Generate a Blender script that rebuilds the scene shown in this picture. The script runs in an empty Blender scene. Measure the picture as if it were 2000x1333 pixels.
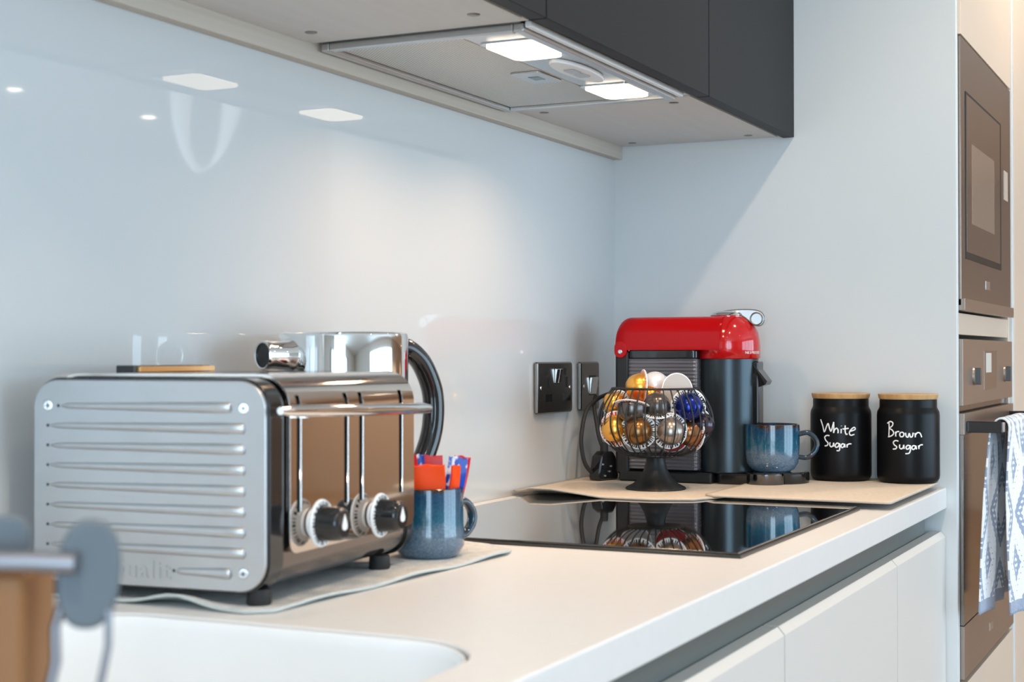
import bpy, bmesh, math, random
from mathutils import Vector, Matrix
random.seed(7)
PI = math.pi
SC = bpy.context.scene
COL = SC.collection
# ------------------------------------------------------------------ camera
# worktop surface is z = 0, splashback is y = 0, tall end panel is x = 0, floor is z = -0.92
cam_d = bpy.data.cameras.new('camera')
cam = bpy.data.objects.new('camera', cam_d); COL.objects.link(cam)
cam_d.sensor_width = 36; cam_d.lens = 36 * 2981.6 / 2000
CAMP = Vector((-2.692813, -1.076808, 0.229406)); YAW, PITCH, ROLL = .447293, .00911, -.001277
FW = Vector((math.cos(YAW) * math.cos(PITCH), math.sin(YAW) * math.cos(PITCH), math.sin(PITCH)))
RT = Vector((math.sin(YAW), -math.cos(YAW), 0))
cam.location = CAMP
q = FW.to_track_quat('-Z', 'Y')
cam.rotation_euler = (q @ __import__('mathutils').Quaternion((0, 0, 1), ROLL)).to_euler()
cam_d.dof.use_dof = True; cam_d.dof.focus_distance = 2.45; cam_d.dof.aperture_fstop = 8.3
cam_d.clip_start = .05
SC.camera = cam
SC.view_settings.view_transform = 'Standard'; SC.view_settings.look = 'None'
SC.view_settings.gamma = 1; SC.view_settings.use_curve_mapping = False
SC.view_settings.exposure = 0.1
# ------------------------------------------------------------------ world and lights
W = bpy.data.worlds.new('sky'); SC.world = W; W.use_nodes = True
W.node_tree.nodes['Background'].inputs[0].default_value = (.62, .8, 1, 1)
W.node_tree.nodes['Background'].inputs[1].default_value = 3.0
def area(name, loc, size, col, power, direction, spread=PI):
    d = bpy.data.lights.new(name, 'AREA'); d.shape = 'RECTANGLE'; d.size, d.size_y = size
    d.color = col; d.energy = power; d.spread = spread
    o = bpy.data.objects.new(name, d); COL.objects.link(o); o.location = loc
    o.rotation_euler = Vector(direction).to_track_quat('-Z', 'Z').to_euler(); return o
# daylight through the glazed doors opposite the worktop and the window behind the camera
area('daylight_garden', (0.2, -4.93, .25), (4.6, 2.0), (.57, .82, 1), 85, (0, 1, 0))
area('daylight_rear', (-4.93, -2.0, .45), (2.4, 1.5), (.57, .82, 1), 62, (1, 0, 0))
# recessed ceiling downlights above the worktop edge; unseen far-end ones added to brighten the tan wall
SPOTS = [(-2.9, -.95), (-1.75, -.95), (-.62, -.95), (.6, -.95), (2.83, -4.2), (3.78, -4.17), (-1.4, -2.6), (.4, -2.6), (2.4, -2.4), (4.4, -2.2), (7.9, -4.4), (6.4, -2.2), (8.0, -3.0)]
for i, (x, y) in enumerate(SPOTS):
    d = bpy.data.lights.new('downlight_beam', 'SPOT'); d.spot_size = math.radians(125); d.spot_blend = .6
    d.color = (1, .80, .60); d.energy = 27 if y > -1 else (22 if x < 2.5 else 88); d.shadow_soft_size = .035
    o = bpy.data.objects.new('downlight_beam', d); COL.objects.link(o); o.location = (x, y, 1.475)
HOODL = [(-.938, -.253), (-.605, -.247)]
for x, y in HOODL:
    a = area('hood_lamp_beam', (x, y, .608), (.085, .05), (1, .66, .40), 1.02, (0, 0, -1), math.radians(144)); 

# ------------------------------------------------------------------ materials
def mat(name, col, rough=.5, metal=0, spec=.5, coat=0, bump=None, noise=None, aniso=0, trans=0, ior=1.45, emis=None):
    m = bpy.data.materials.new(name); m.use_nodes = True; nt = m.node_tree; b = nt.nodes['Principled BSDF']
    b.inputs['Base Color'].default_value = (*col, 1); b.inputs['Roughness'].default_value = rough
    b.inputs['Metallic'].default_value = metal; b.inputs['Specular IOR Level'].default_value = spec
    b.inputs['Coat Weight'].default_value = coat; b.inputs['Coat Roughness'].default_value = .03
    b.inputs['Transmission Weight'].default_value = trans; b.inputs['IOR'].default_value = ior
    b.inputs['Anisotropic'].default_value = aniso
    tc = nt.nodes.new('ShaderNodeTexCoord')
    if noise:      # (scale xyz, colour2, lo, hi)
        sc, c2, lo, hi = noise
        mp = nt.nodes.new('ShaderNodeMapping'); mp.inputs['Scale'].default_value = sc
        n = nt.nodes.new('ShaderNodeTexNoise'); n.inputs['Scale'].default_value = 1; n.inputs['Detail'].default_value = 6
        r = nt.nodes.new('ShaderNodeValToRGB'); r.color_ramp.elements[0].position = lo; r.color_ramp.elements[1].position = hi
        r.color_ramp.elements[0].color = (*col, 1); r.color_ramp.elements[1].color = (*c2, 1)
        nt.links.new(tc.outputs['Object'], mp.inputs[0]); nt.links.new(mp.outputs[0], n.inputs[0]); nt.links.new(n.outputs[0], r.inputs[0])
        nt.links.new(r.outputs[0], b.inputs['Base Color'])
    if bump:       # (scale xyz, strength, distance)
        sc, st, di = bump
        mp = nt.nodes.new('ShaderNodeMapping'); mp.inputs['Scale'].default_value = sc
        n = nt.nodes.new('ShaderNodeTexNoise'); n.inputs['Scale'].default_value = 1; n.inputs['Detail'].default_value = 4
        bp = nt.nodes.new('ShaderNodeBump'); bp.inputs['Strength'].default_value = st; bp.inputs['Distance'].default_value = di
        nt.links.new(tc.outputs['Object'], mp.inputs[0]); nt.links.new(mp.outputs[0], n.inputs[0])
        nt.links.new(n.outputs[0], bp.inputs['Height']); nt.links.new(bp.outputs[0], b.inputs['Normal'])
    if emis:
        b.inputs['Emission Color'].default_value = (*emis[0], 1); b.inputs['Emission Strength'].default_value = emis[1]
    return m
M = {}
M['worktop'] = mat('worktop_white', (.745, .73, .715), .34, noise=((55, 55, 55), (.73, .715, .70), .35, .7))
M['glass_wall'] = mat('back_painted_glass', (.572, .585, .585), .03, spec=.5)
M['panel'] = mat('matt_white_panel', (.685, .715, .725), .42)
M['drawer'] = mat('matt_pale_grey_front', (.67, .635, .595), .38)
M['cream'] = mat('warm_reflection_tall_front', (.74, .60, .48), .3)  # warm reflection of the tan room put into the base colour
M['door_dark'] = mat('dark_grey_front', (.017, .017, .019), .5, spec=.2)
M['carcass'] = mat('carcass_pale_grey', (.60, .585, .565), .5, noise=((3, 60, 60), (.575, .555, .53), .3, .7))
M['rail'] = mat('pale_wood_grain_rail', (.55, .49, .42), .5, noise=((2, 60, 160), (.50, .44, .37), .3, .7))
M['channel'] = mat('grey_aluminium_channel', (.15, .17, .165), .38, .3, noise=((2, 80, 80), (.13, .15, .145), .3, .7))
M['steel'] = mat('satin_steel', (.62, .62, .62), .3, 1, bump=((3, 900, 900), .12, .0004))
M['brushed'] = mat('brushed_steel_sheet', (.56, .565, .575), .36, 1, bump=((600, 6, 900), .15, .0003), noise=((20, 7, 14), (.49, .485, .48), .45, .8))
M['chrome'] = mat('chrome', (.80, .79, .78), .05, 1)
M['chrome_warm'] = mat('polished_steel_warm', (.66, .60, .55), .06, 1)
M['dark_chrome'] = mat('dark_gloss_metal', (.20, .17, .155), .1, .9)
M['dark_mirror'] = mat('dark_plated_chrome', (.16, .16, .17), .07, 1)
M['black_gloss'] = mat('gloss_black_plastic', (.012, .012, .013), .12, coat=.3)
M['black_matt'] = mat('matt_black', (.014, .014, .015), .42)
M['black_rubber'] = mat('black_rubber', (.02, .02, .02), .6)
M['black_glass'] = mat('black_ceramic_glass', (.006, .006, .007), .025, spec=.9, coat=1)
M['bezel'] = mat('dark_grey_bezel', (.07, .068, .066), .3, .6)
M['pewter'] = mat('brushed_pewter_plate', (.25, .225, .20), .3, 1, bump=((5, 900, 900), .12, .0003))
M['red'] = mat('gloss_red', (.42, .002, .004), .2, spec=.12, coat=.12)
M['red_gloss'] = mat('gloss_red_dome', (.46, .003, .005), .12, spec=.4, coat=.7)
M['gunmetal'] = mat('gunmetal_satin', (.042, .055, .062), .3, .7)
M['smoke'] = mat('smoked_ribbed_tank', (.12, .117, .135), .16, .2, coat=.5)
M['white_plastic'] = mat('white_plastic', (.82, .82, .82), .35)
M['bamboo'] = mat('bamboo_lid', (.62, .38, .17), .45, noise=((90, 90, 6), (.48, .27, .11), .35, .65))
M['jar'] = mat('satin_black_tin', (.005, .005, .006), .36, spec=.22)
M['chalk'] = mat('white_marker', (.9, .9, .92), .7)
M['sink'] = mat('gloss_white_sink', (.88, .89, .90), .12)
M['mat_f'] = mat('woven_cream_placemat', (.70, .60, .49), .85, noise=((160, 160, 160), (.62, .53, .43), .3, .7), bump=((700, 700, 300), .6, .002))
M['mat_u'] = mat('placemat_pale_blue_underside', (.55, .60, .59), .85, bump=((700, 700, 300), .5, .002))
M['mat_e'] = mat('placemat_cream_edge', (.50, .44, .37), .85)
M['mat_g'] = mat('woven_grey_placemat', (.74, .72, .69), .85, noise=((120, 120, 120), (.60, .60, .59), .35, .65), bump=((600, 600, 300), .8, .003))
M['grey_plastic'] = mat('slate_grey_silicone', (.125, .145, .165), .5)
M['wood'] = mat('beech_block', (.29, .125, .035), .5, noise=((30, 30, 5), (.245, .10, .028), .3, .7))
M['wire'] = mat('chromed_wire', (.30, .30, .33), .4, 1)
M['taupe_glass'] = mat('taupe_mirror_glass', (.31, .245, .205), .12, .75)
M['taupe_metal'] = mat('taupe_metal_trim', (.35, .28, .235), .3, .7)
M['lamp_on'] = mat('lit_hood_diffuser', (1, .9, .75), .4, emis=((1, .84, .64), 4.5))
M['spot_on'] = mat('lit_downlight', (1, .95, .85), .4, emis=((1, .84, .66), 38))
M['ceiling'] = mat('white_ceiling', (.8, .79, .77), .8)
M['wall'] = mat('warm_white_wall', (.74, .70, .66), .8)
M['tan'] = mat('tan_wall', (.60, .50, .42), .6)
M['floor'] = mat('oak_floor', (.33, .235, .16), .45, noise=((1.2, 14, 3), (.26, .18, .12), .35, .65))
M['led'] = mat('led_ribbon', (1, 1, 1), .4, emis=((1, .93, .86), 1.3))
M['red_foil'] = mat('red_wrapper', (.60, .012, .012), .35, spec=.25, coat=.1)
M['orange_card'] = mat('orange_card', (.86, .07, .006), .45, spec=.2)
M['blue_foil'] = mat('blue_white_wrapper', (.01, .06, .42), .3, spec=.3, coat=.15, noise=((75, 75, 55), (.75, .8, .85), .5, .56))
M['gold'] = mat('gold_reflection', (.75, .46, .2), .3, .8)  # colour of the warm reflection along the toaster's slot frame

def glaze(name, top, mid, low, h):       # reactive blue glaze: darker band at the top, milky speckle below, brown lip
    m = bpy.data.materials.new(name); m.use_nodes = True; nt = m.node_tree; b = nt.nodes['Principled BSDF']
    b.inputs['Roughness'].default_value = .12; b.inputs['Coat Weight'].default_value = .6; b.inputs['Coat Roughness'].default_value = .04
    tc = nt.nodes.new('ShaderNodeTexCoord'); sx = nt.nodes.new('ShaderNodeSeparateXYZ'); nt.links.new(tc.outputs['Object'], sx.inputs[0])
    n1 = nt.nodes.new('ShaderNodeTexNoise'); n1.inputs['Scale'].default_value = 420; n1.inputs['Detail'].default_value = 3
    n2 = nt.nodes.new('ShaderNodeTexNoise'); n2.inputs['Scale'].default_value = 28; n2.inputs['Detail'].default_value = 5
    for n in (n1, n2): nt.links.new(tc.outputs['Object'], n.inputs[0])
    a = nt.nodes.new('ShaderNodeMath'); a.operation = 'MULTIPLY_ADD'; a.inputs[1].default_value = .035; nt.links.new(n2.outputs[0], a.inputs[0]); nt.links.new(sx.outputs[2], a.inputs[2])
    a1 = nt.nodes.new('ShaderNodeMath'); a1.operation = 'DIVIDE'; a1.inputs[1].default_value = h + .0175; nt.links.new(a.outputs[0], a1.inputs[0])
    r = nt.nodes.new('ShaderNodeValToRGB'); e = r.color_ramp.elements; e[0].position = 0; e[0].color = (*top, 1); e[1].position = 1; e[1].color = (.05, .022, .012, 1)
    for p, c in ((.16, low), (.5, low), (.60, mid), (.9, top), (.955, top), (.985, (.05, .022, .012))):
        x = e.new(p); x.color = (*c, 1)
    nt.links.new(a1.outputs[0], r.inputs[0])
    mx = nt.nodes.new('ShaderNodeMix'); mx.data_type = 'RGBA'; mx.blend_type = 'MULTIPLY'
    r2 = nt.nodes.new('ShaderNodeValToRGB'); r2.color_ramp.elements[0].position = .38; r2.color_ramp.elements[1].position = .62
    r2.color_ramp.elements[0].color = (.6, .64, .7, 1); r2.color_ramp.elements[1].color = (1.0, 1.0, 1.0, 1)
    nt.links.new(n1.outputs[0], r2.inputs[0]); mx.inputs[0].default_value = 1
    nt.links.new(r.outputs[0], mx.inputs[6]); nt.links.new(r2.outputs[0], mx.inputs[7]); nt.links.new(mx.outputs[2], b.inputs['Base Color'])
    return m
M['glaze'] = glaze('blue_reactive_glaze', (.012, .065, .13), (.018, .115, .185), (.12, .19, .26), .080)
M['glaze_brown'] = mat('brown_blue_glaze', (.03, .03, .035), .12, coat=.6, noise=((60, 60, 60), (.012, .045, .08), .4, .6))

def filter_mat():                        # perforated aluminium grease mesh: fine relief
    m = mat('aluminium_mesh', (.66, .60, .53), .38, .85); nt = m.node_tree; b = nt.nodes['Principled BSDF']
    tc = nt.nodes.new('ShaderNodeTexCoord'); mp = nt.nodes.new('ShaderNodeMapping'); mp.inputs['Rotation'].default_value = (0, 0, PI / 4)
    nt.links.new(tc.outputs['Object'], mp.inputs[0])
    v = nt.nodes.new('ShaderNodeTexVoronoi'); v.inputs['Scale'].default_value = 250; v.inputs['Randomness'].default_value = 0
    nt.links.new(mp.outputs[0], v.inputs[0])
    r = nt.nodes.new('ShaderNodeValToRGB'); r.color_ramp.elements[0].position = .22; r.color_ramp.elements[1].position = .5
    r.color_ramp.elements[0].color = (.10, .14, .12, 1); r.color_ramp.elements[1].color = (.78, .72, .65, 1)
    nt.links.new(v.outputs[0], r.inputs[0]); nt.links.new(r.outputs[0], b.inputs['Base Color'])
    bp = nt.nodes.new('ShaderNodeBump'); bp.inputs['Strength'].default_value = .6; bp.inputs['Distance'].default_value = .001
    nt.links.new(v.outputs[0], bp.inputs['Height']); nt.links.new(bp.outputs[0], b.inputs['Normal'])
    return m
M['mesh'] = filter_mat()

def towel_mat():                         # jacquard: white raised diamonds and chevrons on blue
    m = bpy.data.materials.new('blue_white_jacquard'); m.use_nodes = True; nt = m.node_tree; b = nt.nodes['Principled BSDF']
    b.inputs['Roughness'].default_value = .95; b.inputs['Sheen Weight'].default_value = .3
    N, L = nt.nodes.new, nt.links.new
    tc = N('ShaderNodeTexCoord'); s = N('ShaderNodeSeparateXYZ'); L(tc.outputs['UV'], s.inputs[0])
    def ma(op, a, bb=None, c=None):
        n = N('ShaderNodeMath'); n.operation = op
        for i, v in enumerate((a, bb, c)):
            if v is None: continue
            if isinstance(v, (int, float)): n.inputs[i].default_value = v
            else: L(v, n.inputs[i])
        return n.outputs[0]
    u = ma('PINGPONG', ma('MULTIPLY', s.outputs[0], 1), .06)          # metres along the towel's width
    w = ma('PINGPONG', ma('MULTIPLY', s.outputs[1], 1), .085)
    dd = ma('ADD', ma('MULTIPLY', u, 1.42), w)
    st = ma('SINE', ma('MULTIPLY', dd, 250))
    big = ma('SINE', ma('MULTIPLY', dd, 74))
    bars = ma('SINE', ma('MULTIPLY', s.outputs[1], 640))
    f = ma('GREATER_THAN', ma('ADD', ma('MULTIPLY', st, .6), ma('ADD', big, ma('MULTIPLY', bars, .35))), -.35)
    hem = ma('LESS_THAN', s.outputs[1], .022)
    f2 = ma('MULTIPLY', f, ma('SUBTRACT', 1, hem))
    n = N('ShaderNodeTexNoise'); n.inputs['Scale'].default_value = 350; L(tc.outputs['Object'], n.inputs[0])
    mx = N('ShaderNodeMix'); mx.data_type = 'RGBA'; mx.inputs[6].default_value = (.30, .36, .48, 1); mx.inputs[7].default_value = (.86, .88, .92, 1)
    L(f2, mx.inputs[0]); L(mx.outputs[2], b.inputs['Base Color'])
    bp = N('ShaderNodeBump'); bp.inputs['Strength'].default_value = .7; bp.inputs['Distance'].default_value = .003
    L(ma('ADD', f2, ma('MULTIPLY', n.outputs[0], .8)), bp.inputs['Height']); L(bp.outputs[0], b.inputs['Normal'])
    return m
M['towel'] = towel_mat()

def ring_mat(name, ground, ink, count, r0=.0225, r1=.0275):  # printed code ticks around a disc, object space
    m = mat(name, ground, .35); nt = m.node_tree; b = nt.nodes['Principled BSDF']; N, L = nt.nodes.new, nt.links.new
    tc = N('ShaderNodeTexCoord'); s = N('ShaderNodeSeparateXYZ'); L(tc.outputs['Object'], s.inputs[0])
    a = N('ShaderNodeMath'); a.operation = 'ARCTAN2'; L(s.outputs[1], a.inputs[0]); L(s.outputs[0], a.inputs[1])
    k = N('ShaderNodeMath'); k.operation = 'MULTIPLY'; k.inputs[1].default_value = count; L(a.outputs[0], k.inputs[0])
    n = N('ShaderNodeTexNoise'); n.noise_dimensions = '1D'; n.inputs['Scale'].default_value = 1; n.inputs['Detail'].default_value = 0; L(k.outputs[0], n.inputs['W'])
    ln = N('ShaderNodeVectorMath'); ln.operation = 'LENGTH'
    cx = N('ShaderNodeCombineXYZ'); L(s.outputs[0], cx.inputs[0]); L(s.outputs[1], cx.inputs[1]); L(cx.outputs[0], ln.inputs[0])
    g = N('ShaderNodeMath'); g.operation = 'GREATER_THAN'; g.inputs[1].default_value = .5; L(n.outputs[0], g.inputs[0])
    h = N('ShaderNodeMath'); h.operation = 'LESS_THAN'; h.inputs[1].default_value = r1; L(ln.outputs['Value'], h.inputs[0])
    w0 = N('ShaderNodeMath'); w0.operation = 'MULTIPLY'; L(g.outputs[0], w0.inputs[0]); L(h.outputs[0], w0.inputs[1])
    g0 = N('ShaderNodeMath'); g0.operation = 'GREATER_THAN'; g0.inputs[1].default_value = r0; L(ln.outputs['Value'], g0.inputs[0])
    w = N('ShaderNodeMath'); w.operation = 'MULTIPLY'; L(w0.outputs[0], w.inputs[0]); L(g0.outputs[0], w.inputs[1])
    mx = N('ShaderNodeMix'); mx.data_type = 'RGBA'; mx.inputs[6].default_value = (*ground, 1); mx.inputs[7].default_value = (*ink, 1)
    e = N('ShaderNodeMix'); e.data_type = 'RGBA'; e.inputs[6].default_value = (.8, .8, .8, 1); L(h.outputs[0], e.inputs[0]); L(mx.outputs[2], e.inputs[7])
    L(w.outputs[0], mx.inputs[0]); L(e.outputs[2], b.inputs['Base Color']); return m

# ------------------------------------------------------------------ builders
def link(name, me, m, parent=None, smooth=True, loc=None):
    for p in me.polygons: p.use_smooth = smooth
    if m: me.materials.append(m)
    o = bpy.data.objects.new(name, me); COL.objects.link(o)
    if parent: o.parent = parent
    if loc: o.location = loc
    return o
def pyd(name, v, f, m, parent=None, smooth=False, loc=None):
    me = bpy.data.meshes.new(name); me.from_pydata([tuple(a) for a in v], [], f); me.validate()
    bm = bmesh.new(); bm.from_mesh(me); bmesh.ops.recalc_face_normals(bm, faces=bm.faces); bm.to_mesh(me); bm.free()
    return link(name, me, m, parent, smooth, loc)
def sharp(o, deg=35):
    me = o.data
    for p in me.polygons: p.use_smooth = True
    me.set_sharp_from_angle(angle=math.radians(deg)); return o
def bevel(o, w, seg=2):
    md = o.modifiers.new('bevel', 'BEVEL'); md.width = w; md.segments = seg; md.limit_method = 'ANGLE'; md.angle_limit = math.radians(40)
    for p in o.data.polygons: p.use_smooth = True
    md.harden_normals = True; return o
def box(name, a, b, m, parent=None, bev=.001, seg=2):
    x0, y0, z0 = [min(a[i], b[i]) for i in range(3)]; x1, y1, z1 = [max(a[i], b[i]) for i in range(3)]
    v = [(x, y, z) for x in (x0, x1) for y in (y0, y1) for z in (z0, z1)]
    f = [(0, 1, 3, 2), (4, 6, 7, 5), (0, 4, 5, 1), (2, 3, 7, 6), (0, 2, 6, 4), (1, 5, 7, 3)]
    o = pyd(name, v, f, m, parent)
    if bev: bevel(o, bev, seg)
    return o
def lathe(name, prof, m, parent=None, seg=64, loc=None, deg=35, sx=1, sy=1):
    v, f = [], []; n = len(prof)
    for i in range(seg):
        a = 2 * PI * i / seg
        for r, z in prof: v.append((r * math.cos(a) * sx, r * math.sin(a) * sy, z))
    for i in range(seg):
        j = (i + 1) % seg
        for k in range(n - 1): f.append((i * n + k, j * n + k, j * n + k + 1, i * n + k + 1))
    me = bpy.data.meshes.new(name); me.from_pydata(v, [], f)
    bm = bmesh.new(); bm.from_mesh(me); bmesh.ops.remove_doubles(bm, verts=bm.verts, dist=1e-6)
    bmesh.ops.dissolve_degenerate(bm, dist=1e-7, edges=bm.edges); bmesh.ops.recalc_face_normals(bm, faces=bm.faces); bm.to_mesh(me); bm.free()
    o = link(name, me, m, parent, True, loc); return sharp(o, deg)
def spline(pts, n=8, closed=False):
    P = [Vector(p) for p in pts]; out = []; k = len(P)
    rng = range(k if closed else k - 1)
    for i in rng:
        g = (lambda j: P[j % k]) if closed else (lambda j: P[max(0, min(k - 1, j))])
        p0, p1, p2, p3 = g(i - 1), g(i), g(i + 1), g(i + 2)
        for s in range(n):
            t = s / n
            out.append(.5 * ((2 * p1) + (p2 - p0) * t + (2 * p0 - 5 * p1 + 4 * p2 - p3) * t * t + (3 * p1 - p0 - 3 * p2 + p3) * t ** 3))
    if not closed: out.append(P[-1])
    return out
def tube_geo(pts, r, seg=8, closed=False, squash=1, up=Vector((0, 0, 1))):
    pts = [Vector(p) for p in pts]; v, f = [], []; n = len(pts); nrm = None
    for i, p in enumerate(pts):
        a = pts[(i - 1) % n] if closed or i else pts[0]; b = pts[(i + 1) % n] if closed or i < n - 1 else pts[-1]
        t = (b - a).normalized()
        if nrm is None:
            nrm = up.cross(t)
            if nrm.length < .01: nrm = Vector((1, 0, 0)).cross(t)
        nrm = (nrm - t * nrm.dot(t)).normalized(); bn = t.cross(nrm)
        rr = r[i] if isinstance(r, (list, tuple)) else r
        for k in range(seg):
            an = 2 * PI * k / seg; v.append(p + nrm * math.cos(an) * rr + bn * math.sin(an) * rr * squash)
    for i in range(n if closed else n - 1):
        j = (i + 1) % n
        for k in range(seg):
            l = (k + 1) % seg; f.append((i * seg + k, i * seg + l, j * seg + l, j * seg + k))
    if not closed:
        f.append(tuple(range(seg - 1, -1, -1))); f.append(tuple((n - 1) * seg + k for k in range(seg)))
    return v, f
def tube(name, pts, r, m, parent=None, seg=10, closed=False, squash=1, up=Vector((0, 0, 1)), loc=None):
    v, f = tube_geo(pts, r, seg, closed, squash, up)
    o = pyd(name, v, f, m, parent, True, loc); return sharp(o, 50)
def join_geo(parts):
    V, F = [], []
    for v, f in parts:
        b = len(V); V += list(v); F += [tuple(i + b for i in q) for q in f]
    return V, F
def rrect(w, h, r, n=8, x0=0, y0=0):     # rounded rectangle outline, ccw, from (x0,y0)
    pts = []
    for cx, cy, a0 in ((x0 + w - r, y0 + r, -PI / 2), (x0 + w - r, y0 + h - r, 0), (x0 + r, y0 + h - r, PI / 2), (x0 + r, y0 + r, PI)):
        for i in range(n + 1):
            a = a0 + PI / 2 * i / n; pts.append((cx + r * math.cos(a), cy + r * math.sin(a)))
    return pts
def prism(name, outline, a, b, m, parent=None, axis='z', bev=0, seg=2, loc=None, deg=35):
    n = len(outline)
    def P(p, t):
        return {'z': (p[0], p[1], t), 'x': (t, p[0], p[1]), 'y': (p[0], t, p[1])}[axis]
    v = [P(p, a) for p in outline] + [P(p, b) for p in outline]
    f = [tuple(range(n - 1, -1, -1)), tuple(range(n, 2 * n))] + [(i, (i + 1) % n, n + (i + 1) % n, n + i) for i in range(n)]
    o = pyd(name, v, f, m, parent, False, loc)
    if bev: bevel(o, bev, seg)
    else: sharp(o, deg)
    return o
def tag(o, label, cat, group=None, kind=None):
    o['label'] = label; o['category'] = cat
    if group: o['group'] = group
    if kind: o['kind'] = kind
    return o
def thing(name, loc, label, cat, group=None, rz=0):
    o = bpy.data.objects.new(name, None); COL.objects.link(o); o.location = loc; o.rotation_euler = (0, 0, rz)
    o.empty_display_size = .02
    return tag(o, label, cat, group)
def struct(o): o['kind'] = 'structure'; return o
def sub(o, label): o['label'] = label; return o
def text(name, s, size, m, parent, mw, ext=.0003, spacing=1.0, bold=0):
    c = bpy.data.curves.new(name, 'FONT'); c.body = s; c.size = size; c.extrude = ext; c.space_character = spacing; c.offset = bold
    c.align_x = 'CENTER'; c.align_y = 'CENTER'
    t = bpy.data.objects.new(name, c); COL.objects.link(t)
    dg = bpy.context.evaluated_depsgraph_get(); me = bpy.data.meshes.new_from_object(t.evaluated_get(dg))
    bpy.data.objects.remove(t); me.transform(mw); me.materials.clear()
    return link(name, me, m, parent, False)

# ------------------------------------------------------------------ room shell
struct(box('floor', (-5, -5, -.97), (9, .1, -.92), M['floor'], bev=0))
struct(box('ceiling', (-5, -5, 1.5), (9, .1, 1.55), M['ceiling'], bev=0))
struct(box('wall_back', (-5, .0075, -.92), (9, .1, 1.5), M['wall'], bev=0))
wl = struct(bpy.data.objects.new('wall_left', None)); COL.objects.link(wl)
for nm, a, b in (('wall_section', (-5.1, -5, -.92), (-5, -3.2, 1.5)), ('wall_section', (-5.1, -.8, -.92), (-5, .1, 1.5)), ('wall_section', (-5.1, -3.2, -.92), (-5, -.8, -.3)), ('wall_section', (-5.1, -3.2, 1.2), (-5, -.8, 1.5))):
    box(nm, a, b, M['wall'], wl, bev=0)
struct(box('wall_right', (9, -5, -.92), (9.1, .1, 1.5), M['tan'], bev=0))
wf = struct(bpy.data.objects.new('wall_front', None)); COL.objects.link(wf)
for a, b, m in (((-5, -5.1, -.92), (-2.1, -5, 1.5), M['wall']), ((2.5, -5.1, -.92), (9, -5, 1.5), M['tan']), ((-2.1, -5.1, 1.25), (2.5, -5, 1.5), M['wall']), ((-2.1, -5.1, -.92), (2.5, -5, -.75), M['wall'])):
    box('wall_section', a, b, m, wf, bev=0)
wn = struct(bpy.data.objects.new('window_1', None)); COL.objects.link(wn)
for x in (-2.1, -.95, .2, 1.35, 2.45):
    box('window_frame', (x, -5.06, -.75), (x + .06, -4.9, 1.25), M['bezel'], wn, bev=.002)
wn2 = struct(bpy.data.objects.new('window_2', None)); COL.objects.link(wn2)
for y in (-3.2, -2.03, -.86):
    box('window_frame', (-5.06, y, -.3), (-4.9, y + .06, 1.2), M['bezel'], wn2, bev=.002)
PL = dict(zip(SPOTS, ('over the sink end of the worktop', 'over the worktop in front of the toaster', 'over the worktop in front of the hob', 'in front of the oven housing', 'mirrored furthest left in the splashback', 'mirrored second from left in the splashback',
    'in mid room behind the camera', 'in mid room opposite the hob', 'in mid room opposite the oven', 'beside the ribbon pendant', 'added by the garden side in the far corner to brighten the tan wall', 'added at the middle of the far end to brighten the tan wall', 'added closest to the far end wall to brighten it')))
for x, y in SPOTS:
    t = thing('ceiling_downlight', (x, y, 1.5), 'round recessed ceiling downlight ' + PL[(x, y)], 'light', 'ceiling downlights')
    lathe('trim_ring', [(.036, -.004), (.046, -.006), (.048, 0), (.036, 0)], M['white_plastic'], t, 40)
    lathe('lens', [(0, -.003), (.035, -.003), (.036, 0), (0, 0)], M['spot_on'], t, 32)
# looped ribbon pendant over the room (seen mirrored in the splashback)
t = thing('ribbon_pendant', (1.47, -2.05, 1.10), 'white looped ribbon pendant light hanging from ceiling, mirrored in splashback', 'light')
v, f = [], []; n = 96
for i in range(n):
    a = 2 * PI * i / n; tw = .6 * math.sin(a)
    c = Vector((.14 * math.cos(a), .03 * math.sin(a), .25 * math.sin(a))); rd = Vector((.05 * math.sin(tw), .045 * math.cos(tw), .01 * math.cos(a)))
    v += [c - rd, c + rd, c + rd * 1 + Vector((.004, 0, .004)), c - rd + Vector((.004, 0, .004))]
for i in range(n):
    j = (i + 1) % n
    for k in range(4): l = (k + 1) % 4; f.append((i * 4 + k, i * 4 + l, j * 4 + l, j * 4 + k))
pyd('light_ribbon', v, f, M['led'], t, True)
tube('cord', [(0, 0, .24), (0, 0, .40)], .002, M['wire'], t)

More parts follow.
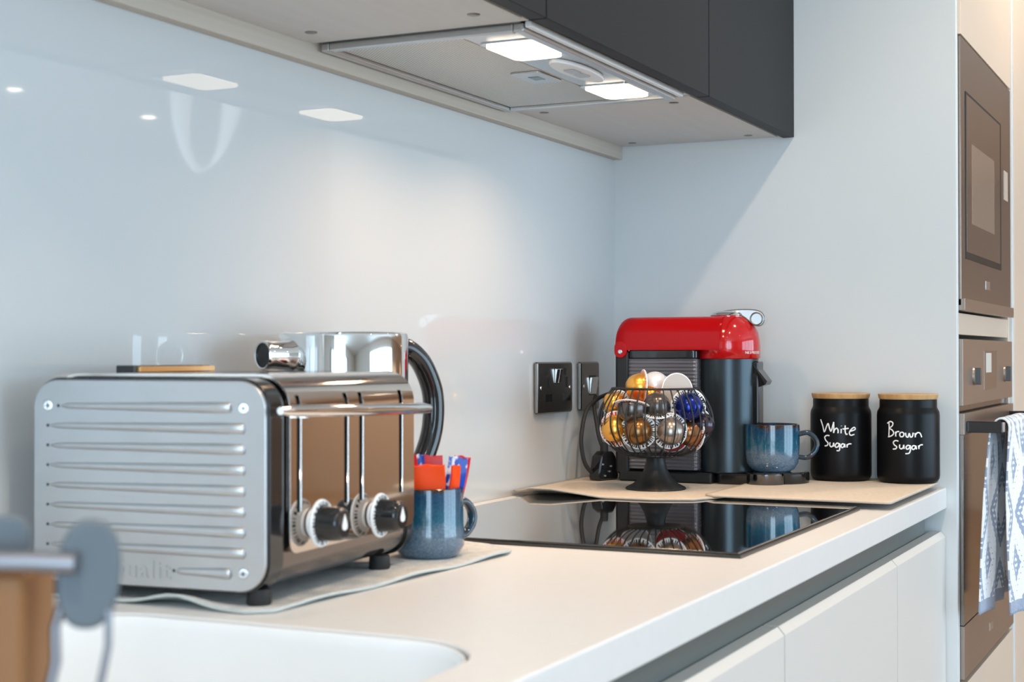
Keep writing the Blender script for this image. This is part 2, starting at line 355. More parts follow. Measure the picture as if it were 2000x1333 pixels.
# ------------------------------------------------------------------ splashback, wall units
tag(box('glass_splashback', (-3.6, 0, -.002), (.0, .006, .66), M['glass_wall'], bev=0), 'glossy pale blue-white back-painted glass splashback behind the worktop', 'splashback')
ZC = .6226
def wall_unit(x0, x1, label, left_vis=False):
    t = thing('wall_cabinet', ((x0 + x1) / 2, 0, ZC), label, 'cabinet', 'wall cabinets over the worktop'); c = (x0 + x1) / 2
    a, b = x0 - c, x1 - c
    box('base_board', (a + .001, -.318, 0), (b - .001, -.0175, .018), M['carcass'], t, .0008)
    box('side_board', (a + .001, -.318, .018), (a + .019, -.0175, .75), M['carcass'], t, .0008)
    box('side_board', (b - .019, -.318, .018), (b - .001, -.0175, .75), M['carcass'], t, .0008)
    box('top_board', (a + .019, -.318, .73), (b - .019, -.0175, .75), M['carcass'], t, .0008)
    box('door', (a + .0015, -.3492, -.0026), (b - .0015, -.328, .76), M['door_dark'], t, .0012)
    g = box('grip_channel', (a + .001, -.3275, .004), (b - .001, -.3185, .02), M['bezel'], t, .0005)
    for sx in (a + .045, b - .045):
        for y in (-.055, -.277):
            lathe('screw_cover', [(0, -.0012), (.0065, -.0012), (.0078, -.0004), (.0078, .0005), (0, .0005)], M['pewter'], t, 24, (sx, y, 0))
    return t
wall_unit(-.486, -.001, 'dark grey wall cabinet in the corner, right of the extractor hood')
wall_unit(-1.83, -1.082, 'dark grey wall cabinet left of the extractor hood')
# unit over the hood
c = -.784
t = thing('hood_cabinet', (c, 0, ZC), 'dark grey wall cabinet door unit directly above the extractor hood', 'cabinet', None)
box('door', (-.2965, -.3492, -.0026), (.2965, -.328, .76), M['door_dark'], t, .0012)
box('side_board', (-.297, -.318, .0015), (-.279, -.0175, .75), M['carcass'], t, .0008)
box('side_board', (.279, -.318, .0015), (.297, -.0175, .75), M['carcass'], t, .0008)
box('base_board', (-.278, -.318, .03), (.278, -.0175, .048), M['carcass'], t, .0008)
box('grip_channel', (-.297, -.3275, .004), (.297, -.3185, .02), M['bezel'], t, .0005)
tag(box('pale_rail', (-1.85, -.0175, .5989), (-.0005, -.0005, .66), M['rail'], None, .0012), 'pale wood-grain rail running under the wall cabinets against the splashback', 'rail')

# extractor hood: x -1.045..-0.505, y -0.302..-0.02
h = thing('extractor_hood', (c, -.16, .6226), 'built-in grey extractor hood with two lit lamps under the wall cabinets', 'extractor hood')
def fr(o): return o
box('housing', (-.266, -.141, .003), (.266, .141, .026), M['steel'], h, .001)
HS = M['steel']
box('front_frame', (-.27, -.146, -.008), (.27, -.132, .003), HS, h, .002)
box('back_frame', (-.27, .126, -.008), (.27, .138, .003), HS, h, .002)
box('side_frame', (-.27, -.132, -.008), (-.258, .126, .003), HS, h, .002)
box('side_frame', (.258, -.132, -.008), (.27, .126, .003), HS, h, .002)
box('visor_strip', (-.27, -.1565, -.004), (.275, -.148, .004), M['white_plastic'], h, .0015)
box('lamp_panel', (-.258, -.132, -.0035), (.258, -.052, .003), HS, h, .0008)
fl = box('grease_filter', (-.254, -.049, -.003), (.254, .124, .003), M['mesh'], h, .001)
latch = prism('filter_latch', rrect(.078, .046, .005, 5, -.010, -.048), -.0062, -.003, HS, h, 'z', .0008)
box('latch_slot', (.016, -.034, -.0066), (.042, -.018, -.006), M['black_gloss'], latch, .0003)
for i, (x, y) in enumerate(HOODL):
    x -= c; y += .16
    lp = prism('lamp', rrect(.112, .076, .008, 5, x - .056, y - .038), -.0055, -.0035, M['chrome'], h, 'z', .0006)
    prism('lamp_diffuser', rrect(.102, .068, .014, 6, x - .051, y - .034), -.0082, -.0055, M['lamp_on'], lp, 'z', .001)
sw = prism('switch_panel', [(.082 * math.cos(2 * PI * k / 40) * (1 if True else 1), -.100 + .021 * math.sin(2 * PI * k / 40)) for k in range(40)], -.0095, -.0035, M['white_plastic'], h, 'z', .002)
for k in range(2):
    box('switch', (-.030 + k * .032, -.108, -.0115), (-.004 + k * .032, -.092, -.0093), M['steel'], sw, .0015)

# ------------------------------------------------------------------ tall units (end panel at x = 0)
t = thing('tall_cabinet', (.33, -.3, -.92), 'tall oven housing, warm room reflection in its front colour, with white side panel at the end of the worktop', 'cabinet')
Z0 = .92; X0 = -.33; Y0 = .3
def B(name, a, b, m, par, bev=.001): return box(name, (a[0] + X0, a[1] + Y0, a[2] + Z0), (b[0] + X0, b[1] + Y0, b[2] + Z0), m, par, bev)
sub(B('side_panel', (0, -.632, -.92), (.019, .004, 1.49), M['panel'], t), 'white panel facing the worktop')
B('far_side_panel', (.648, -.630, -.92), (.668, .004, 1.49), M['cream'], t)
B('back_board', (.02, -.02, -.92), (.648, .004, 1.49), M['panel'], t, 0)
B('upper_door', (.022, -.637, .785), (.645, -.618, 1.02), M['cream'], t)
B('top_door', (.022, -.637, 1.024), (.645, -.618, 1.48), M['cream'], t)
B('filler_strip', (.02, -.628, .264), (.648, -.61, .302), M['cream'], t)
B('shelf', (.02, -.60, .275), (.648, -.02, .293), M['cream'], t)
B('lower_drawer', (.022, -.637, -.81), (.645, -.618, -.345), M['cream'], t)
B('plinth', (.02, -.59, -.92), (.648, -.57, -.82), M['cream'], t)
t = thing('tall_cabinet', (.97, -.3, -.92), 'tall cupboard, warm room reflection in its colour, beyond the oven at the right edge', 'cabinet')
X0 = -.97
sub(B('side_panel', (.67, -.636, -.92), (.688, .004, 1.49), M['panel'], t), 'thin white panel edge')
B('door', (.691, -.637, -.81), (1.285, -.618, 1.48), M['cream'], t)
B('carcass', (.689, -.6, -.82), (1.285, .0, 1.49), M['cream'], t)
# microwave
t = thing('microwave', (.33, -.6, .306), 'built-in taupe glass microwave above the oven', 'microwave')
def Bm(name, a, b, m, par, bev=.0008): return box(name, (a[0] - .33, a[1] + .6, a[2] - .306), (b[0] - .33, b[1] + .6, b[2] - .306), m, par, bev)
Bm('body', (.05, -.61, .31), (.61, -.1, .77), M['bezel'], t)
Bm('fascia', (.024, -.636, .314), (.643, -.611, .782), M['taupe_glass'], t)
Bm('bottom_trim', (.024, -.642, .306), (.643, -.612, .326), M['taupe_metal'], t)
dr = Bm('door_surround', (.070, -.6372, .398), (.500, -.6360, .693), M['black_matt'], t, .0003)
Bm('door_glass', (.076, -.6377, .410), (.480, -.6372, .688), M['taupe_glass'], dr, .0001)
Bm('window', (.130, -.6380, .463), (.403, -.6377, .607), mat('pale_taupe_window', (.52, .42, .34), .15, .6), dr, .0002)
Bm('display', (.545, -.6368, .545), (.60, -.636, .605), mat('pale_display', (.55, .47, .40), .3), t, .0002)
Bm('badge', (.30, -.6366, .352), (.35, -.636, .368), M['steel'], t, .0002)
# oven
t = thing('oven', (.33, -.6, -.333), 'built-in taupe oven with two dials and a black towel bar handle', 'oven')
def Bo(name, a, b, m, par, bev=.0008): return box(name, (a[0] - .33, a[1] + .6, a[2] + .333), (b[0] - .33, b[1] + .6, b[2] + .333), m, par, bev)
Bo('body', (.04, -.615, -.333), (.62, -.08, .258), M['bezel'], t)
Bo('control_panel', (.024, -.638, .140), (.643, -.616, .256), M['taupe_metal'], t)
Bo('vent', (.024, -.625, .128), (.643, -.616, .140), M['black_gloss'], t, 0)
Bo('door_trim', (.024, -.640, .09), (.643, -.6165, .127), M['taupe_metal'], t)
Bo('door_glass', (.024, -.638, -.24), (.643, -.6165, .09), mat('dark_taupe_glass', (.24, .21, .19), .12, .7), t)
Bo('door_lower', (.024, -.639, -.333), (.643, -.6165, -.241), M['taupe_metal'], t)
Bo('badge', (.31, -.6398, -.295), (.35, -.639, -.28), M['steel'], t, .0002)
dp = Bo('display', (.26, -.6388, .163), (.42, -.638, .236), M['taupe_glass'], t, .0003)
Bo('clock', (.28, -.6394, .195), (.345, -.6388, .232), mat('pale_clock', (.62, .6, .55), .4), dp, .0002)
for x in (.14, .53):
    o = lathe('dial', [(0, .004), (.0135, .004), (.0155, .003), (.0165, 0), (0, 0)], M['taupe_metal'], t, 32, (x - .33, -.038, .19 + .333)); o.rotation_euler = (PI / 2, 0, 0)
    box('dial_grip', (-.004, -.015, .003), (.004, .015, .013), M['bezel'], o, .001)
for x in (.055, .59):
    Bo('handle_bracket', (x - .008, -.700, .093), (x + .006, -.640, .113), M['black_gloss'], t, .0015)
o = Bo('handle_bar', (.05, -.703, .094), (.60, -.689, .112), M['taupe_metal'], t, .002)

# towel over the rail
def towel():
    nx, ns = 70, 120; v, f, uv = [], [], []
    x0, x1 = .040, .330; L1, L2 = .318, .312
    path = []
    for i in range(ns + 1):
        s = i / ns * (L1 + L2 + .04)
        if s < L1: p = (-.7085, .100 - (L1 - s)); 
        elif s < L1 + .04:
            a = (s - L1) / .04 * PI; p = (-.6965 - .012 * math.cos(a), .103 + .0135 * math.sin(a))
        else: p = (-.6795, .100 - (s - L1 - .04))
        path.append((s, *p))
    for s, y, z in path:
        drop = max(0, .10 - z) / .32; back = y > -.69
        for j in range(nx + 1):
            q = j / nx
            w = .83 + .21 * min(1, drop * 1.6) ** .8
            x = (x0 + x1) / 2 + (q - .5) * (x1 - x0) * w
            if back: x -= .055 * drop
            fold = (math.sin(q * 2 * PI * 2.6 + .6) * .009 + math.sin(q * 2 * PI * 5.3 + 2) * .003) * min(1, drop * 2.5 + .15)
            yy = y + (fold - .012 * drop if not back else fold * .6 + .003 * drop)
            if back: yy = min(yy, -.652)
            v.append((x - .2, yy + .695, z - .1)); uv.append((q * .42, s if s < .33 else .67 - s))
    for i in range(ns):
        for j in range(nx): f.append((i * (nx + 1) + j, i * (nx + 1) + j + 1, (i + 1) * (nx + 1) + j + 1, (i + 1) * (nx + 1) + j))
    me = bpy.data.meshes.new('tea_towel'); me.from_pydata(v, [], f); l = me.uv_layers.new(name='uv')
    for p in me.polygons:
        for li in p.loop_indices: l.data[li].uv = uv[me.loops[li].vertex_index]
    o = link('tea_towel', me, M['towel'], None, True, (.2, -.695, .1))
    md = o.modifiers.new('thick', 'SOLIDIFY'); md.thickness = .0032; md.offset = 1
    return tag(o, 'white and blue geometric patterned towel folded over the oven handle', 'towel')
towel()

# ------------------------------------------------------------------ base units
chn = tag(box('grip_rail', (-2.9, -.585, -.088), (-.045, -.560, -.036), M['channel'], None, .001), 'dark grey recessed aluminium grip channel under the worktop edge', 'rail')
YF = -.612
def drawer_front(x0, x1, z0, z1, par, ox, oz):
    # front with a chamfered top grip edge
    v = []
    for x in (x0 + .0015, x1 - .0015):
        v += [(x - ox, YF, z0 + oz), (x - ox, YF, z1 - .009 + oz), (x - ox, YF + .008, z1 + oz), (x - ox, YF + .026, z1 + oz), (x - ox, YF + .026, z0 + oz)]
    f = [(0, 1, 2, 3, 4), (9, 8, 7, 6, 5)] + [(i, (i + 1) % 5, 5 + (i + 1) % 5, 5 + i) for i in range(5)]
    return bevel(pyd('drawer_front', v, f, M['drawer'], par), .0006)
units = [(-.404, -.001, 'narrow pale grey base cabinet in the corner beside the oven housing', [(-.82, -.0755)]),
         (-1.018, -.406, 'pale grey drawer unit below the right half of the hob', [(-.335, -.0755), (-.82, -.339)]),
         (-1.603, -1.020, 'pale grey base unit below the left half of the hob', [(-.82, -.0755)])]
for x0, x1, lab, fr_ in units:
    t = thing('base_cabinet', ((x0 + x1) / 2, -.3, -.92), lab, 'cabinet', 'base cabinets under the worktop'); ox = (x0 + x1) / 2
    for za, zb in fr_:
        v = drawer_front(x0, x1, za, zb, t, ox, .92)
        for vv in v.data.vertices: vv.co.y += .3
    w2 = (x1 - x0) / 2 - .001
    box('carcass', (-w2, -.258, .1), (w2, .295, .80), M['carcass'], t, .0008)
    box('plinth', (-w2, -.22, 0), (w2, -.2, .099), M['drawer'], t, .0008)
t = thing('sink_cabinet', (-2.25, -.3, -.92), 'pale grey base unit below the sink', 'cabinet')
v = drawer_front(-2.90, -1.605, -.82, -.0755, t, -2.25, .92)
for vv in v.data.vertices: vv.co.y += .3
box('plinth', (-.64, -.22, 0), (.64, -.2, .099), M['drawer'], t, .0008)
# worktop with a rounded sink cut-out
def worktop():
    x0, x1, y0, y1 = -2.95, -.0005, -.614, -.0005
    hole = rrect(.394, .43, .09, 12, -2.0, -.552)
    bm = bmesh.new()
    T = -.036
    ov = [bm.verts.new((x, y, 0)) for x, y in ((x0, y0), (x1, y0), (x1, y1), (x0, y1))]
    hv = [bm.verts.new((x, y, 0)) for x, y in hole]
    oe = [bm.edges.new((ov[i], ov[(i + 1) % 4])) for i in range(4)]
    he = [bm.edges.new((hv[i], hv[(i + 1) % len(hv)])) for i in range(len(hv))]
    bmesh.ops.triangle_fill(bm, use_beauty=True, use_dissolve=False, edges=oe + he)
    r = bmesh.ops.extrude_face_region(bm, geom=list(bm.faces))
    for g in r['geom']:
        if isinstance(g, bmesh.types.BMVert): g.co.z = T
    bmesh.ops.recalc_face_normals(bm, faces=bm.faces)
    me = bpy.data.meshes.new('worktop'); bm.to_mesh(me); bm.free()
    o = link('worktop', me, M['worktop'], None, False); bevel(o, .0028, 3)
    return tag(o, 'white solid worktop with sink cut-out running along the splashback', 'worktop')
worktop()
def sink():
    ring = [(0.0, 0, -.0365), (.0, 0, -.0365)]
    V, F = [], []; lv = []
    specs = [(-.0036, -.0022, .0864), (-.005, -.004, .085), (-.0055, -.012, .0845), (-.008, -.14, .082), (-.018, -.17, .072), (-.045, -.180, .045)]
    for g, z, r in specs:
        lv.append([(x, y, z) for x, y in rrect(.394 + 2 * g, .43 + 2 * g, r, 12, -2.0 - g, -.552 - g)])
    n = len(lv[0])
    rows = lv
    for row in rows: V += row
    for k in range(len(rows) - 1):
        for i in range(n): j = (i + 1) % n; F.append((k * n + i, k * n + j, (k + 1) * n + j, (k + 1) * n + i))
    F.append(tuple((len(rows) - 1) * n + i for i in range(n)))
    t = thing('sink', (-1.8, -.35, -.036), 'glossy white undermounted sink bowl in the worktop at lower left', 'sink')
    V = [(x + 1.8, y + .35, z + .036) for x, y, z in V]
    o = pyd('bowl', V, F, M['sink'], t, True); sharp(o, 60); md = o.modifiers.new('s', 'SOLIDIFY'); md.thickness = .002; md.offset = 1
    lathe('waste', [(0, .003), (.03, .003), (.04, .0015), (.042, 0), (0, 0)], M['chrome'], t, 32, (0, .01, -.142))
sink()

# ------------------------------------------------------------------ hob
t = thing('induction_hob', (-.740, -.306, .0), 'black glass induction hob set on the worktop', 'hob')
box('bezel', (-.295, -.260, .0), (.295, .260, .0035), M['bezel'], t, .001)
box('glass_top', (-.291, -.256, .0036), (.291, .256, .0062), M['black_glass'], t, .0008)

# ------------------------------------------------------------------ placemats
def placemat(name, outline, hf, thick, m, m2, label, loc, cat='placemat', n=36):
    xs = [p[0] for p in outline]; ys = [p[1] for p in outline]; c = Vector((sum(xs) / len(xs), sum(ys) / len(ys)))
    # radial grid of the outline
    out = []
    k = len(outline)
    for i in range(k):
        a, b = Vector(outline[i]), Vector(outline[(i + 1) % k]); L = max(1, int((b - a).length / .012))
        for s in range(L): out.append(a.lerp(b, s / L))
    R = 18; V = [(c.x, c.y, hf(c.x, c.y))]; F = []; K = len(out)
    for r in range(1, R + 1):
        for p in out:
            q = c.lerp(p, r / R); V.append((q.x, q.y, hf(q.x, q.y)))
    for i in range(K): F.append((0, 1 + i, 1 + (i + 1) % K))
    for r in range(R - 1):
        for i in range(K):
            j = (i + 1) % K; F.append((1 + r * K + i, 1 + (r + 1) * K + i, 1 + (r + 1) * K + j, 1 + r * K + j))
    me = bpy.data.meshes.new(name); me.from_pydata([(x - loc[0], y - loc[1], z - loc[2]) for x, y, z in V], [], F)
    o = link(name, me, m, None, True, loc)
    if me.polygons[0].normal.z < 0: me.flip_normals()
    me.materials.append(m2)
    md = o.modifiers.new('thick', 'SOLIDIFY'); md.thickness = thick; md.offset = 1; md.material_offset = 1; md.material_offset_rim = 1
    return tag(o, label, cat, 'placemats on the worktop')
def chamfer(x0, x1, y0, y1, c=.03, k=None):
    k = k or (c, c, c, c)
    return [(x0 + k[0], y0), (x1 - k[1], y0), (x1 - k[1] * .3, y0 + k[1] * .3), (x1, y0 + k[1]), (x1, y1 - k[2]), (x1 - k[2], y1), (x0 + k[3], y1), (x0, y1 - k[3]), (x0, y0 + k[0]), (x0 + k[0] * .3, y0 + k[0] * .3)]
def hA(x, y):
    z = .0064 if x < -.43 or True else 0
    return .0064 + .012 * max(0, min(1, (-.445 - x) / .06)) ** 1.5 * (1 if y > -.09 else max(0, 1 - (-.09 - y) / .09))
placemat('placemat', chamfer(-.500, -.02, -.345, -.004, .05, (.085, .01, .02, .05)), hA, .0028, M['mat_f'], M['mat_e'], 'cream woven placemat under the coffee machine with lifted left corner', (-.26, -.17, .0064))
placemat('placemat', chamfer(-.435, -.006, -.609, -.318, .02, (.006, .04, .02, .02)), lambda x, y: .0095, .0028, M['mat_f'], M['mat_e'], 'cream woven placemat under the two black sugar jars', (-.22, -.46, .0095))
def hT(x, y):
    return .0008 + .010 * math.exp(-((y + .20) / .035) ** 2) * max(0, min(1, (-1.548 - x) / .02)) + .0015 * (1 + math.sin(x * 37)) * max(0, min(1, (-.285 - y) / .02))
placemat('placemat', [(-1.560, -.300), (-1.35, -.309), (-1.12, -.317), (-1.098, -.311), (-1.055, -.26), (-1.043, -.22), (-1.040, -.01), (-1.56, -.006), (-1.575, -.02), (-1.578, -.28)], hT, .0026, M['mat_g'], M['mat_u'], 'grey-white woven placemat under the toaster and kettle', (-1.3, -.16, .001))
MZ = .0034   # top of that mat

# ------------------------------------------------------------------ toaster
T = thing('toaster', (-1.556, -.290, MZ), 'chrome four-slot toaster with ribbed steel side panel and black dials', 'toaster', rz=math.atan2(.080, .9968))
TL, TD, TB, TT, TR = .309, .255, .0115, .2045, .028
def prof(off=0, n=10): return rrect(TD + 2 * off, TT - TB + 2 * off, TR + off, n, -off, TB - off)
prism('casing', prof(-.0022), .003, TL - .003, M['dark_chrome'], T, 'x')
for a, b in ((.0018, .026), (TL - .016, TL - .0018)):
    sub(prism('end_cap', prof(.0006), a, b, M['black_gloss'], T, 'x', .0008), 'gloss black end cap')
# steel side panels with chromed rim, ribs, screws
for side in (0, 1):
    xa, xb = (-.0030, .0018) if side == 0 else (TL - .0018, TL + .0030)
    sp = prism('side_panel', prof(-.0015), xa, xb, M['brushed'], T, 'x', .0012)
    if side == 0:
        for r in range(9):
            z = .182 - r * .0187 - (MZ); va, vb = (.036, .222) if r == 0 else ((.036, .094) if r == 8 else (.022, .234))
            V, F = [], []; n = 12; S = 24
            for i in range(S + 1):
                t_ = i / S; y = va + (vb - va) * t_
                rr = .0054 * (1 - .5 * t_)
                if i == 0: y, rr = va, .0006
                elif i == 1: y, rr = va + .0004, rr * .6
                elif i == 2: y, rr = va + .0016, rr * .93
                if i == S: rr = .0008
                for k in range(n + 1):
                    a = PI * k / n; V.append((-.0030 - math.sin(a) * rr * .7, y, z + math.cos(a) * rr))
            for i in range(S):
                for k in range(n): F.append((i * (n + 1) + k, i * (n + 1) + k + 1, (i + 1) * (n + 1) + k + 1, (i + 1) * (n + 1) + k))
            rb = pyd('rib', V, F, M['brushed'], sp, True)
            ho = lathe('rib_hole', [(0, .0004), (.0013, .0004), (.0015, 0)], M['black_rubber'], sp, 12, (-.0031, vb + .003, z)); ho.rotation_euler = (0, -PI / 2, 0)
        for y, z in ((.237, .182), (.024, .1815), (.024, .033), (.236, .0325)):
            s_ = lathe('screw', [(0, .0018), (.0022, .0026), (.0045, .0022), (.0052, 0), (0, 0)], M['steel'], sp, 20, (-.0030, y, z - MZ)); s_.rotation_euler = (0, -PI / 2, .4)
            box('screw_cross', (-.0024, -.0005, .0020), (.0024, .0005, .0029), M['black_matt'], s_, 0); box('screw_cross', (-.0005, -.0024, .0020), (.0005, .0024, .0029), M['black_matt'], s_, 0)
        # raised lettering
        mw = Matrix.Translation((-.0031, .134, .031 - MZ + .0005)) @ Matrix.Rotation(-PI / 2, 4, 'Z') @ Matrix.Rotation(PI / 2, 4, 'X')
        text('lettering', 'Dualit', .024, M['brushed'], sp, mw, .0008, 1.15)
# polished wrap: over the top and down the front, with four slots cut in the front
def wrap():
    off = .003; path = []
    pr = prof(off, 12)     # ccw in (y,z): starts bottom right corner (max y)
    # build explicit path: back-bottom -> back -> top -> front -> down to z=.042
    r = TR + off; y0, y1, z1 = -off, TD + off, TT + off
    path.append((y1, .045)); path.append((y1, .1))
    for i in range(13): a = PI / 2 * i / 12; path.append((y1 - r + r * math.cos(a), z1 - r + r * math.sin(a)))
    for k in range(1, 6): path.append((y1 - r - (y1 - y0 - 2 * r) * k / 6, z1 - .0))
    for i in range(13): a = PI / 2 + PI / 2 * i / 12; path.append((y0 + r + r * math.cos(a), z1 - r + r * math.sin(a)))
    zt = z1 - r
    SL0, SL1 = .080, .1885
    zs = sorted(set([zt - .0, .17, .15, .12, .1, SL0, .07, .06, .0545, .051, .0485, .0465, .045, .044]), reverse=True)
    # slot top lies in the curved zone: keep the point nearest SL1
    for z in zs:
        if z < zt - 1e-4: path.append((y0, z))
    us = [.031, .0325, .036, .041]
    slots = [(.0435, .0515), (.138, .1465), (.1705, .1790), (.263, .2715)]
    for a, b in slots: us += [a - .002, a, b, b + .002]
    us += [.287, .292, .296, .299, .3005]
    for a, b in ((.06, .13), (.155, .165), (.19, .255)): us += [a, (a + b) / 2, b]
    us = sorted(set(us)); V, F = [], []
    N = len(us)
    for (y, z) in path:
        for u in us:
            uu = u
            if z < .056 and y < .01:   # rounded lower corners
                k = .012; d = .056 - z; ins = k - math.sqrt(max(0, k * k - d * d)); lo, hi = .031 + ins, .3005 - ins
                uu = min(max(u, lo), hi)
            V.append((uu, y, z))
    for i in range(len(path) - 1):
        ya, za = path[i]; yb, zb = path[i + 1]
        for j in range(N - 1):
            mid = (us[j] + us[j + 1]) / 2; mz = (za + zb) / 2
            cut = ya < .03 and any(a < mid < b for a, b in slots) and SL0 < mz < SL1
            if not cut: F.append((i * N + j, i * N + j + 1, (i + 1) * N + j + 1, (i + 1) * N + j))
    me = bpy.data.meshes.new('front_plate'); me.from_pydata(V, [], F)
    bm = bmesh.new(); bm.from_mesh(me); bmesh.ops.remove_doubles(bm, verts=bm.verts, dist=1e-6); bmesh.ops.dissolve_degenerate(bm, dist=1e-7, edges=bm.edges)
    bmesh.ops.recalc_face_normals(bm, faces=bm.faces); bm.to_mesh(me); bm.free()
    o = link('polished_wrap', me, M['chrome_warm'], T, True); md = o.modifiers.new('t', 'SOLIDIFY'); md.thickness = .003; md.offset = 0
    b2 = o.modifiers.new('b', 'BEVEL'); b2.width = .0011; b2.segments = 2; b2.limit_method = 'ANGLE'; b2.angle_limit = math.radians(50); b2.harden_normals = True
    for a, b in slots:
        box('slot_liner', (a - .001, .0008, SL0 - .001), (b + .001, .0021, SL1 - .022), M['black_matt'], T, 0)
        box('slot_liner', (b - .0016, -.0034, SL0 + .0005), (b + .0004, .0008, SL1 - .022), M['black_matt'], T, 0)
        box('slot_edge', (b - .0017, -.0052, SL0 + .001), (b + .0008, -.0034, .176), M['chrome'], T, .0009)
        tube('slot_edge', [(b - .001, -.0042, SL0 + .0015), ((a + b) / 2, -.0042, SL0 - .0008), (a + .0005, -.0042, SL0 + .0015)], .0009, M['chrome'], T, 8)
wrap()
# lift lever bar
tube('lever_bar', [(-.006, -.0155, .1765), (.02, -.016, .1755), (.155, -.016, .172), (.295, -.016, .169), (.315, -.0155, .168)], [.0035, .0055, .006, .006, .0045], M['chrome'], T, 20)
for u in (.0475, .175): box('lever_arm', (u - .002, -.014, .168), (u + .002, -.001, .176), M['chrome'], T, .0005)
for u, z in ((.071, .0725), (.197, .0675)):
    k = lathe('dial_skirt', [(0, .013), (.0215, .013), (.0225, .0115), (.0225, .0105), (.013, .0045), (.013, .002), (0, .002)], ring_mat('dial_print', (.8, .82, .84), (.03, .03, .03), 6, .0175, .0205), T, 48, (u, -.004, z - MZ)); k.rotation_euler = (PI / 2, 0, 0)
    kk = lathe('knob', [(0, .0355), (.0125, .0355), (.0145, .034), (.0155, .031), (.0165, .016), (.0175, .013), (0, .013)], M['black_gloss'], k, 48)
    pr_ = [(.0, .0095), (.003, .004), (.0052, -.001), (.0045, -.0045), (0, -.006), (-.0045, -.0045), (-.0052, -.001), (-.003, .004)]
    prism('pointer_mark', pr_, .0355, .0359, M['white_plastic'], k)
for u, v_ in ((.014, .018), (.262, .018), (.014, .235), (.262, .235)):
    lathe('foot', [(0, 0), (.0105, 0), (.0115, .002), (.0105, .0145), (0, .0145)], M['black_rubber'], T, 24, (u, v_, 0))
# slot surround on the top: thin black frame, warm reflection put in as a gold edge
sf = box('slot_frame', (.083, .20, TT + .0035), (.222, .222, TT + .0115), M['black_gloss'], T, .001)
box('reflection_edge', (.088, .197, TT + .005), (.226, .2, TT + .0102), M['gold'], sf, .0005)
for v_ in (.07, .125): box('bread_slot', (.05, v_ - .01, TT + .0034), (.26, v_ + .01, TT + .0046), M['black_matt'], T, .0003)

# ------------------------------------------------------------------ kettle
K = thing('kettle', (-1.139, -.1085, MZ), 'polished chrome kettle with stubby spout and black handle behind the toaster', 'kettle', rz=math.atan2(-.380, .925))
lathe('base', [(0, 0), (.080, 0), (.083, .004), (.083, .02), (.080, .024), (0, .024)], M['black_gloss'], K, 64)
lathe('body', [(0, .025), (.082, .025), (.083, .03), (.0805, .10), (.078, .17), (.0772, .185), (.0772, .2480), (.0762, .2512), (.0735, .2530), (.0700, .2530), (.068, .2500), (0, .2500)], M['chrome'], K, 96)
lathe('lid', [(0, .2501), (.066, .2501), (.067, .2508), (.066, .2515), (.0, .2518)], M['chrome'], K, 64)
lathe('lid_knob', [(0, .2518), (.010, .2518), (.010, .2526), (0, .2527)], M['black_gloss'], K, 32)
spt = lathe('spout', [(.0135, .0), (.0175, .0), (.0190, .002), (.019, .010), (.0165, .014), (.0160, .036), (.0172, .040), (.0172, .044), (.0160, .0455), (.0142, .0448), (.0137, .02), (.0135, 0)], M['chrome'], K, 40, (-.0685, 0, .226)); spt.rotation_euler = (0, -PI / 2, 0)
lathe('spout_throat', [(0, .0436), (.0136, .0436), (.0134, .038), (0, .038)], M['black_matt'], spt, 24)
hp = [(.076, 0, .236), (.095, 0, .234), (.117, 0, .218), (.133, 0, .19), (.138, 0, .165), (.136, 0, .135), (.127, 0, .108), (.112, 0, .082), (.095, 0, .064), (.082, 0, .058)]
hs = spline(hp, 6)
tube('handle', hs, .0125, M['black_gloss'], K, 16, squash=1.2, up=Vector((0, 1, 0)))
hs2 = [(p[0] + .0105 * (.2 + .8 * math.sin(PI * i / len(hs))), 0, p[2]) for i, p in enumerate(hs)]
tube('handle_trim', hs2, .0028, M['pewter'], K, 10, squash=2.6, up=Vector((0, 1, 0)))

# ------------------------------------------------------------------ mugs
def mug(loc, r, h, rz, label, prof_, hr, hz0, hz1):
    t = thing('mug', loc, label, 'mug', 'speckled blue mugs', rz)
    body = lathe('body', prof_, M['glaze'], t, 72)
    zc, rz_ = (hz0 + hz1) / 2, (hz1 - hz0) / 2
    pts = [(r - .003, 0, hz1 - .002), (r + hr * .45, 0, hz1 + .001), (r + hr * .85, 0, hz1 - rz_ * .35), (r + hr, 0, zc + rz_ * .1), (r + hr * .86, 0, zc - rz_ * .5), (r + hr * .45, 0, hz0 + .001), (r - .004, 0, hz0 + .002)]
    tube('handle', spline(pts, 6), .0046, M['glaze_brown'], t, 14, squash=1.5, up=Vector((0, 1, 0)))
    return t
def mprof(rt, rb, h, tb=.0035):
    return [(0, .0015), (rb * .62, .0015), (rb * .66, 0), (rb * .72, 0), (rb * .86, .004), (rb, .014), ((rb + rt) / 2, .026), (rt * 1.0, h * .55), (rt, h * .9), (rt - .0005, h - .001), (rt - .002, h), (rt - tb, h - .001), (rt - tb, h * .5), (rb - tb, .014), (rb * .6, .006), (0, .005)]
mug((-1.187, -.251, MZ), .0385, .078, math.atan2(-.364, .929), 'speckled blue mug holding sachets beside the toaster', mprof(.0385, .0400, .078), .026, .019, .058)

